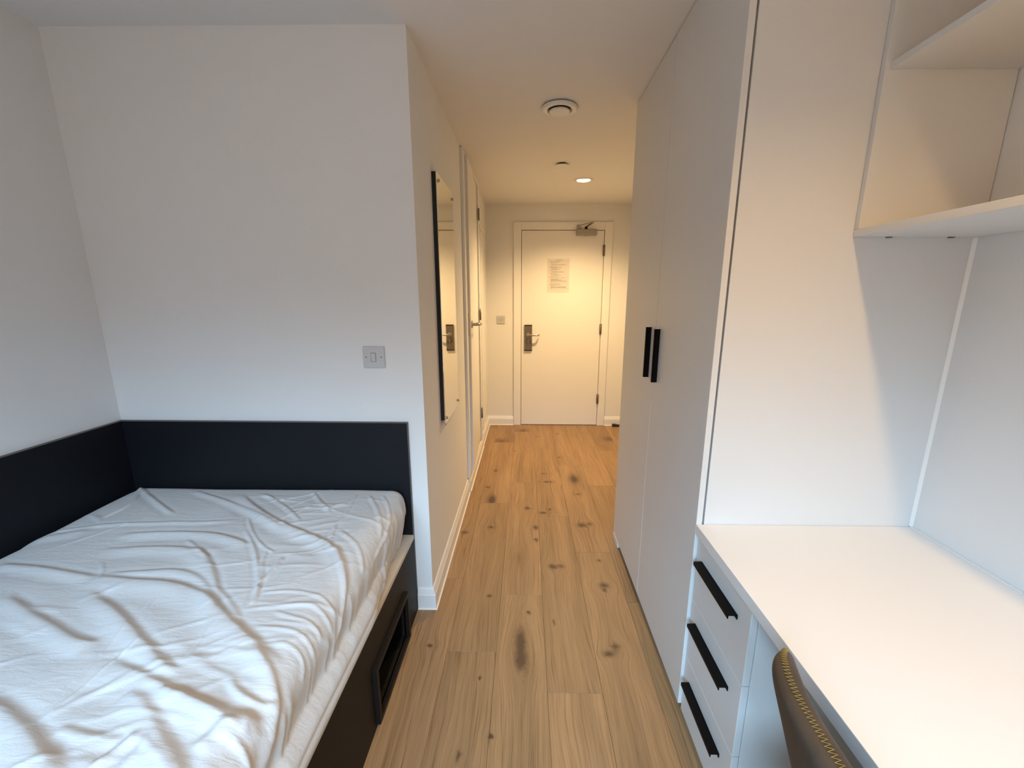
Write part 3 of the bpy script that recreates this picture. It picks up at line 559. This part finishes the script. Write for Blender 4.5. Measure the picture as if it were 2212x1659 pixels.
# folds of the protector: height mm, width left / right mm, crest points (x, y)
FOLDS=[(9,28,12,[(-1.36,1.236),(-1.226,1.252),(-1.095,1.248),(-0.972,1.211),(-0.889,1.174)]),(5,14,9,[(-1.658,1.198),(-1.572,1.272),(-1.326,1.313),(-1.038,1.327)]),(9,35,12,[(-1.338,1.155),(-1.195,1.168),(-1.058,1.155),(-0.972,1.106),(-0.882,1.018),(-0.803,0.917)]),(8,26,12,[(-1.566,1.068),(-1.432,1.055),(-1.233,1.02)]),(7,30,10,[(-1.206,1.038),(-1.12,1.042),(-1.024,1.049),(-0.961,1.035),(-0.902,0.999),(-0.801,0.913)]),(14,45,16,[(-1.233,1.02),(-1.134,1.003),(-0.973,0.989),(-0.886,0.956),(-0.787,0.902),(-0.698,0.839),(-0.609,0.783),(-0.538,0.739)]),(-11,34,14,[(-1.174,0.976),(-1.046,0.912),(-0.947,0.855),(-0.873,0.809),(-0.811,0.774),(-0.761,0.743),(-0.731,0.735)]),(-10,32,15,[(-1.369,0.95),(-1.242,0.893),(-1.133,0.851),(-1.026,0.806),(-0.974,0.801)]),(-12,40,13,[(-0.898,0.76),(-0.81,0.729),(-0.728,0.699),(-0.664,0.676),(-0.598,0.658),(-0.542,0.646),(-0.491,0.647)]),(6,12,9,[(-0.84,0.974),(-0.764,0.917),(-0.711,0.873)]),(12,34,12,[(-1.144,1.516),(-0.978,1.381),(-0.846,1.294),(-0.727,1.242),(-0.645,1.193),(-0.582,1.147),(-0.495,1.007)]),(6,18,10,[(-1.36,1.554),(-1.149,1.462),(-0.959,1.351),(-0.838,1.267)]),(6,10,8,[(-0.606,1.17),(-0.523,1.044),(-0.471,0.964),(-0.428,0.901)]),(-12,45,18,[(-1.053,0.664),(-0.972,0.634),(-0.892,0.602),(-0.826,0.565),(-0.758,0.532)]),(-11,40,16,[(-0.791,0.688),(-0.731,0.661),(-0.676,0.622),(-0.609,0.576),(-0.571,0.549),(-0.543,0.523)]),(4,5,5,[(-0.912,0.626),(-0.922,0.666),(-0.943,0.737),(-0.951,0.783),(-0.965,0.851)]),(4,5,5,[(-0.91,0.644),(-0.905,0.701),(-0.902,0.755),(-0.893,0.803)]),(3,4,4,[(-0.748,0.757),(-0.765,0.858)]),(3,4,4,[(-0.975,0.898),(-0.985,0.954)]),(9,24,10,[(-0.61,0.777),(-0.553,0.733),(-0.493,0.679),(-0.463,0.643),(-0.427,0.595)]),(7,10,9,[(-0.619,0.706),(-0.566,0.668),(-0.519,0.658),(-0.495,0.674)]),(4,8,6,[(-0.717,0.907),(-0.626,0.916),(-0.563,0.925),(-0.508,0.907),(-0.461,0.889)]),(4,7,5,[(-0.716,0.967),(-0.632,0.978),(-0.543,0.954),(-0.476,0.923)]),(4,7,5,[(-0.638,0.897),(-0.558,0.873),(-0.516,0.866),(-0.481,0.85)]),(4,7,5,[(-0.65,0.847),(-0.572,0.841),(-0.505,0.823),(-0.473,0.811)]),(4,7,5,[(-0.607,0.796),(-0.549,0.8),(-0.487,0.78),(-0.466,0.757)]),(6,9,7,[(-0.957,1.264),(-0.862,1.165),(-0.767,1.039),(-0.717,0.95),(-0.713,0.918)]),(5,8,6,[(-0.813,1.154),(-0.799,1.099),(-0.749,1.03),(-0.728,0.959)]),(5,7,6,[(-1.006,1.35),(-0.917,1.238),(-0.834,1.165),(-0.786,1.143)]),(5,10,8,[(-0.667,1.312),(-0.638,1.193),(-0.602,1.147)]),(6,12,9,[(-0.746,1.122),(-0.736,1.04),(-0.744,1.002)]),(8,16,11,[(-0.733,0.533),(-0.722,0.563),(-0.708,0.59)]),(5,14,10,[(-0.866,0.601),(-0.795,0.588),(-0.725,0.582)]),(7,14,10,[(-1.625,1.585),(-1.469,1.473),(-1.307,1.375)]),(7,12,8,[(-1.612,1.581),(-1.513,1.437),(-1.525,1.339)]),(5,12,8,[(-1.068,1.537),(-0.936,1.449),(-0.801,1.324)]),(5,12,8,[(-0.87,1.551),(-0.785,1.452),(-0.721,1.387)]),(5,10,8,[(-0.637,1.271),(-0.546,1.195),(-0.477,1.105)]),(5,8,6,[(-0.68,1.526),(-0.664,1.404),(-0.662,1.327)]),(6,10,8,[(-0.628,1.527),(-0.55,1.406),(-0.488,1.274)]),(6,9,7,[(-0.575,1.528),(-0.506,1.424),(-0.476,1.331),(-0.461,1.173)]),(6,30,20,[(-1.698,1.172),(-1.601,1.212),(-1.498,1.253)]),(10,40,18,[(-0.58,0.57),(-0.564,0.6),(-0.543,0.616),(-0.517,0.621)]),(7,20,10,[(-0.738,0.679),(-0.671,0.662),(-0.588,0.632),(-0.532,0.601)]),(5,8,6,[(-0.561,0.596),(-0.516,0.589),(-0.469,0.572)]),(5,10,8,[(-1.115,1.209),(-1.049,1.161),(-0.965,1.106)])]
# mattress with its crumpled protector: profile along s (across the bed), rows along y
mt_ = empty('mattress', (-1.09, .6, .375), 'thick white mattress in a crumpled fitted protector on the dark bed', 'mattress')
box('mattress_core', (XL + .040, -.560, BY + .02, D1 - .050, .3755, .572), M['mattress'], mt_, .03)
ny, ns = 440, 372
TOPZ = .600
ys = np.linspace(BY, D1 - .0225, ny)
def noise2(x, y, seed):
    r = np.random.default_rng(seed); G = r.random((64, 64)); xi, yi = np.floor(x).astype(int), np.floor(y).astype(int); fx, fy = x - xi, y - yi
    fx, fy = fx * fx * (3 - 2 * fx), fy * fy * (3 - 2 * fy)
    a, b, c, d = G[xi % 64, yi % 64], G[(xi + 1) % 64, yi % 64], G[xi % 64, (yi + 1) % 64], G[(xi + 1) % 64, (yi + 1) % 64]
    return (a * (1 - fx) + b * fx) * (1 - fy) + (c * (1 - fx) + d * fx) * fy - .5
def sstep(a, b, t): t = np.clip((t - a) / (b - a), 0, 1); return t * t * (3 - 2 * t)
# base cross-section: polyline (x, z) dense, for each y
XLm, XRm, rc = XL + .026, -.489, .072
prof = []
for t in np.linspace(0, 1, 24, endpoint=False): prof.append((XLm, .378 + t * (TOPZ - rc - .378)))
for t in np.linspace(0, PI / 2, 14, endpoint=False): prof.append((XLm + rc - rc * math.cos(t), TOPZ - rc + rc * math.sin(t)))
for t in np.linspace(0, 1, 262, endpoint=False): prof.append((XLm + rc + t * (XRm - XLm - 2 * rc), TOPZ))
for t in np.linspace(0, PI / 2, 20, endpoint=False): prof.append((XRm - rc + rc * math.sin(t), TOPZ - rc + rc * math.cos(t)))
for t in np.linspace(0, 1, 52): prof.append((XRm - .030 * t ** 1.4, TOPZ - rc - t * (TOPZ - rc - .377)))
prof = np.array(prof); ns = len(prof)
seg_l = np.r_[0, np.cumsum(np.hypot(*np.diff(prof, axis=0).T))]
tan = np.gradient(prof, axis=0); tan /= np.linalg.norm(tan, axis=1)[:, None]; nrm = np.stack([-tan[:, 1], tan[:, 0]], 1)
S0 = seg_l[38]                                     # arclength where the flat top begins (x = XLm + rc)
U = (seg_l - S0) + XLm + rc                         # unrolled across coordinate, equals x on the flat top
UU, YY = np.meshgrid(U, ys)
H = np.zeros_like(UU)
H += .010 * noise2(UU * 3.1 + 9, YY * 2.7 + 4, 1) + .007 * noise2(UU * 7 + 3, YY * 6 + 2, 2)
for (A, wl, wr, pts) in FOLDS:
    P = np.array([list(p) for p in arc([(*q, 0) for q in pts], 2)])[:, :2]
    if A < 0: A = -A; P = P + np.array([-.014, -.016])       # these were read off as the dark flank: the crest lies nearer
    A *= .72; wl, wr = wl / 1000 * .80, wr / 1000 * .80; mg = 2.6 * max(wl, wr)
    iy = np.where((ys > P[:, 1].min() - mg) & (ys < P[:, 1].max() + mg))[0]; iu = np.where((U > P[:, 0].min() - mg) & (U < P[:, 0].max() + mg))[0]
    if len(iy) == 0 or len(iu) == 0: continue
    sl = np.ix_(iy, iu); X, Y = UU[sl], YY[sl]
    best = np.full(X.shape, 9.); side = np.zeros(X.shape); tt = np.zeros(X.shape); n_ = len(P) - 1
    for i in range(n_):
        a, b = P[i], P[i + 1]; d = b - a; L2 = d @ d + 1e-12
        t = np.clip(((X - a[0]) * d[0] + (Y - a[1]) * d[1]) / L2, 0, 1); dx, dy = X - a[0] - t * d[0], Y - a[1] - t * d[1]; r = np.hypot(dx, dy)
        mk = r < best; best[mk] = r[mk]; side[mk] = (d[0] * dy - d[1] * dx)[mk]; tt[mk] = ((i + t) / n_)[mk]
    w = np.where(side > 0, wr, wl); end = np.minimum(1, np.minimum(tt, 1 - tt) * 5 + .15)
    H[sl] += A / 1000 * np.exp(-(best / w) ** 2) * end - .30 * A / 1000 * np.exp(-((best - 1.6 * w) / (w * .9)) ** 2) * end
# extra random tension creases, denser towards the right edge
r = np.random.default_rng(11)
for i in range(150):
    rt_ = r.random() < .62
    cx = r.uniform(-.86, -.50) if rt_ else r.uniform(-1.6, -.6); cy = r.uniform(-.35, 1.55)
    an = r.normal(.12, .30) if rt_ else r.normal(.35, .6); ln = r.uniform(.05, .16); wd_ = r.uniform(.004, .010); A = r.uniform(.0010, .0034)
    iy = np.where(abs(ys - cy) < .2)[0]; iu = np.where(abs(U - cx) < .2)[0]; sl = np.ix_(iy, iu); X, Y = UU[sl] - cx, YY[sl] - cy
    a = X * math.cos(an) + Y * math.sin(an); b = -X * math.sin(an) + Y * math.cos(an) + .12 * a * a / ln * (1 if i % 2 else -1)
    H[sl] += A * np.exp(-(a / ln) ** 2 * 1.6 - (b / wd_) ** 2)
# side gathers (vertical pleats on the right-hand side and far end)
uR = UU - (U[-52] - .02)                            # >0 on the side drop
side_m = sstep(-.05, .05, uR)
sl_ = YY + .35 * UU                                  # gathers slant slightly
rg1 = 1 - 2.4 * np.abs(noise2(sl_ * 21 + 5, UU * 1.7 + 3, 5)); rg2 = 1 - 2.4 * np.abs(noise2(sl_ * 47 + 9, UU * 2.6 + 1, 6))
hemk = 1 - .92 * sstep(1.25, .98, YY) * sstep(.0, .045, uR - .070)
H += (np.clip(rg1, 0, 1) ** 2.2 * .0075 + np.clip(rg2, 0, 1) ** 2.5 * .0032 - .003) * side_m * hemk
# fade at the far edge (tucked), smooth limits
H *= sstep(0, .05, (D1 - .0225) - YY) * .75 + .25
H = np.clip(H, -.016, .026)
PX_, PZ_ = prof[:, 0][None, :] + nrm[:, 0][None, :] * H, prof[:, 1][None, :] + nrm[:, 1][None, :] * H
PY_ = YY.copy()
# far end: round the top edge down
endr = .045; ed_ = np.clip(1 - ((D1 - .0225) - YY) / endr, 0, 1); drop = endr * (1 - np.sqrt(1 - ed_ ** 2 * .999)); PZ_ -= drop * (prof[:, 1][None, :] > .5) * .8
cr_ = sstep(.10, 0, (D1 - .0225) - YY)
PX_ -= cr_ * .020 * sstep(-.10, .0, UU - U[-52])
# hem of the protector: two soft rolls that bulge over the edge of the bed base nearer the camera
k = np.arange(ns)[None, :]; tz = np.clip((k - (ns - 52)) / 51., 0, 1)
amp = sstep(1.42, 1.02, YY)
roll = np.sqrt(np.abs(np.sin(np.clip((tz - .40) / .60, 0, 1) * 2 * PI * .99)))
lump = 1 + .22 * noise2(YY * 5, YY * 0 + 2, 9)
PX_ += amp * (.034 * sstep(.30, .75, tz) + .0170 * roll) * lump * (tz > 0)
PZ_ += amp * .004 * (tz > .9)
low = .3765 + .001; PZ_ = np.maximum(PZ_, low); PX_ = np.clip(PX_, XL + .0195, None)
vs = np.stack([PX_, PY_, PZ_], -1).reshape(-1, 3)
idx = np.arange(ny * ns).reshape(ny, ns)
fs = np.stack([idx[:-1, :-1], idx[:-1, 1:], idx[1:, 1:], idx[1:, :-1]], -1).reshape(-1, 4)
org = np.array((-1.09, .6, .5))
me = bpy.data.meshes.new('mattress_protector'); me.vertices.add(len(vs)); me.vertices.foreach_set('co', (vs - org).ravel())
me.loops.add(len(fs) * 4); me.loops.foreach_set('vertex_index', fs.ravel()); me.polygons.add(len(fs)); me.polygons.foreach_set('loop_start', np.arange(len(fs)) * 4); me.polygons.foreach_set('loop_total', np.full(len(fs), 4))
me.polygons.foreach_set('use_smooth', np.ones(len(fs), bool)); me.update(calc_edges=True); me.validate(); me.materials.append(M['sheet'])
so = bpy.data.objects.new('mattress_protector', me); col.objects.link(so); so.parent = mt_; so.location = Vector(org) - WORLDPOS[mt_]
# far end face of the protector
ring = vs.reshape(ny, ns, 3)[-1]
vv = [tuple(p) for p in ring] + [(p[0], D1 - .0215, p[2]) for p in ring[:1]]
mesh_obj('protector_end', [tuple(p) for p in ring], [tuple(range(ns))], M['sheet'], mt_, smooth=False)

# ------------------------------------------------------------------ chair at the desk
ch = empty('desk_chair', (.62, .33, 0), 'worn brown suede chair with yellow zigzag stitching pulled up to the desk', 'chair')
CY = .345
def rim(u):
    """plan curve of the back at the seam, u in -1..1 -> (x, y)"""
    a = abs(u); return (.401 + .018 * a ** 2 + .066 * a ** 5, CY + .300 * u)
nu, ntp = 61, 30
verts = []
sec = []
T = .0205
for i in range(ntp):                               # closed section, parameter goes: outer bottom -> up -> rim -> inner down
    q = i / ntp
    if q < .38: t = q / .38; sec.append((1.0, t, 0))
    elif q < .58: t = (q - .38) / .20; sec.append((math.cos(PI * t), 1 + 0, math.sin(PI * t)))
    elif q < .94: t = (q - .58) / .36; sec.append((-1.0, 1 - t, 0))
    else: t = (q - .94) / .06; sec.append((-1 + 2 * t, 0, -.6 * math.sin(PI * t)))
ZB, ZT = .430, .772
for iu in range(nu):
    u = -1 + 2 * iu / (nu - 1)
    x, y = rim(u); x2, y2 = rim(min(u + .01, 1.01)); x1_, y1_ = rim(max(u - .01, -1.01))
    tx, ty = x2 - x1_, y2 - y1_; l_ = math.hypot(tx, ty); nx, ny_ = -ty / l_, tx / l_      # outward (-x)
    endk = max(0, (abs(u) - .70) / .30); shr = math.sqrt(max(0.0, 1 - endk ** 2.4)) * .97 + .03
    zt = ZT + .012 * (1 - u * u) - .030 * endk ** 2
    for (s, t, rz) in sec:
        th = T * shr * (1 + .25 * (1 - abs(u)) * (1 - t)) * (1.25 if s < 0 else (.60 + .55 * (1 - u * u)))
        z = ZB + (zt - ZB) * t + rz * T * 1.0 * (.4 + .6 * shr)
        lean = -.135 * (1 - t) ** 1.1                # the back comes forward towards the seat
        bul = .010 * math.sin(PI * t) * (1 if s > 0 else -.6) + .0035 * math.sin(9 * u + 6 * t) * (1 - abs(s) * .3) * (t < .98)
        n_ = s * th + lean + bul * (s != 0)
        verts.append((x + nx * n_, y + ny_ * n_, z))
faces = []
for iu in range(nu - 1):
    for k in range(ntp):
        k2 = (k + 1) % ntp; faces.append((iu * ntp + k, iu * ntp + k2, (iu + 1) * ntp + k2, (iu + 1) * ntp + k))
faces.append(tuple(range(ntp))); faces.append(tuple((nu - 1) * ntp + k for k in range(ntp)))
bk = mesh_obj('backrest', verts, faces, M['suede'], ch, smooth=True)
md = bk.modifiers.new('sub', 'SUBSURF'); md.levels = 1; md.render_levels = 2
# zigzag seam along the rim
zz = []; npt = 180
for i in range(npt):
    u = .985 - 1.97 * i / (npt - 1); x, y = rim(u); x2, y2 = rim(u + .01); tx, ty = x2 - x, y2 - y; l_ = math.hypot(tx, ty); nx, ny_ = -ty / l_, tx / l_
    endk = max(0, (abs(u) - .70) / .30); shr = math.sqrt(max(0.0, 1 - endk ** 2.4)) * .97 + .03
    zt = ZT + .012 * (1 - u * u) - .030 * endk ** 2
    off = (.0050 if i % 2 else -.0050) * (.35 + .65 * shr); an_ = math.radians(4)
    z = zt + math.sqrt(max(0, 1 - (off / T) ** 2)) * T * (.4 + .6 * shr) + .0006
    zz.append((x + nx * off, y + ny_ * off, z))
tube('stitching', zz, .00085, M['thread'], ch, seg=5)
# seat cushion, rounded
def cushion(name, x0, x1, y0, y1, z0, z1, mat, parent, r=.03):
    o = box(name, (x0, x1, y0, y1, z0, z1), mat, parent, 0)
    md = o.modifiers.new('b', 'BEVEL'); md.width = r; md.segments = 5
    o.data.polygons.foreach_set('use_smooth', [True] * len(o.data.polygons)); return o
cushion('seat', .425, .885, CY - .235, CY + .235, .385, .475, M['suede'], ch)
box('seat_frame', (.45, .86, CY - .20, CY + .20, .362, .384), M['black'], ch, .003)
for sx, sy in ((0, -1), (0, 1), (1, -1), (1, 1)):
    tube('leg', [(.475 + .36 * sx, CY + .175 * sy, .363), (.435 + .455 * sx, CY + .225 * sy, .0)], .012, M['black'], ch, radii=[.013, .009])

# ------------------------------------------------------------------ little things
ds = empty('door_stop', (.985, D - .04, 0), 'small black rubber door stop on the floor by the end skirting', 'door stop')
mesh_obj('wedge', [(.952, D - .062, 0), (1.06, D - .062, 0), (1.06, D - .024, 0), (.952, D - .024, 0), (.958, D - .060, .026), (1.06, D - .060, .012), (1.06, D - .026, .012), (.958, D - .026, .026)], BF, M['rubber'], ds)
box('wedge_rib', [(.975, .981, D - .0595, D - .0275, .020, .0275), (.993, .999, D - .0595, D - .0275, .018, .0255)], M['rubber'], ds, .0008)
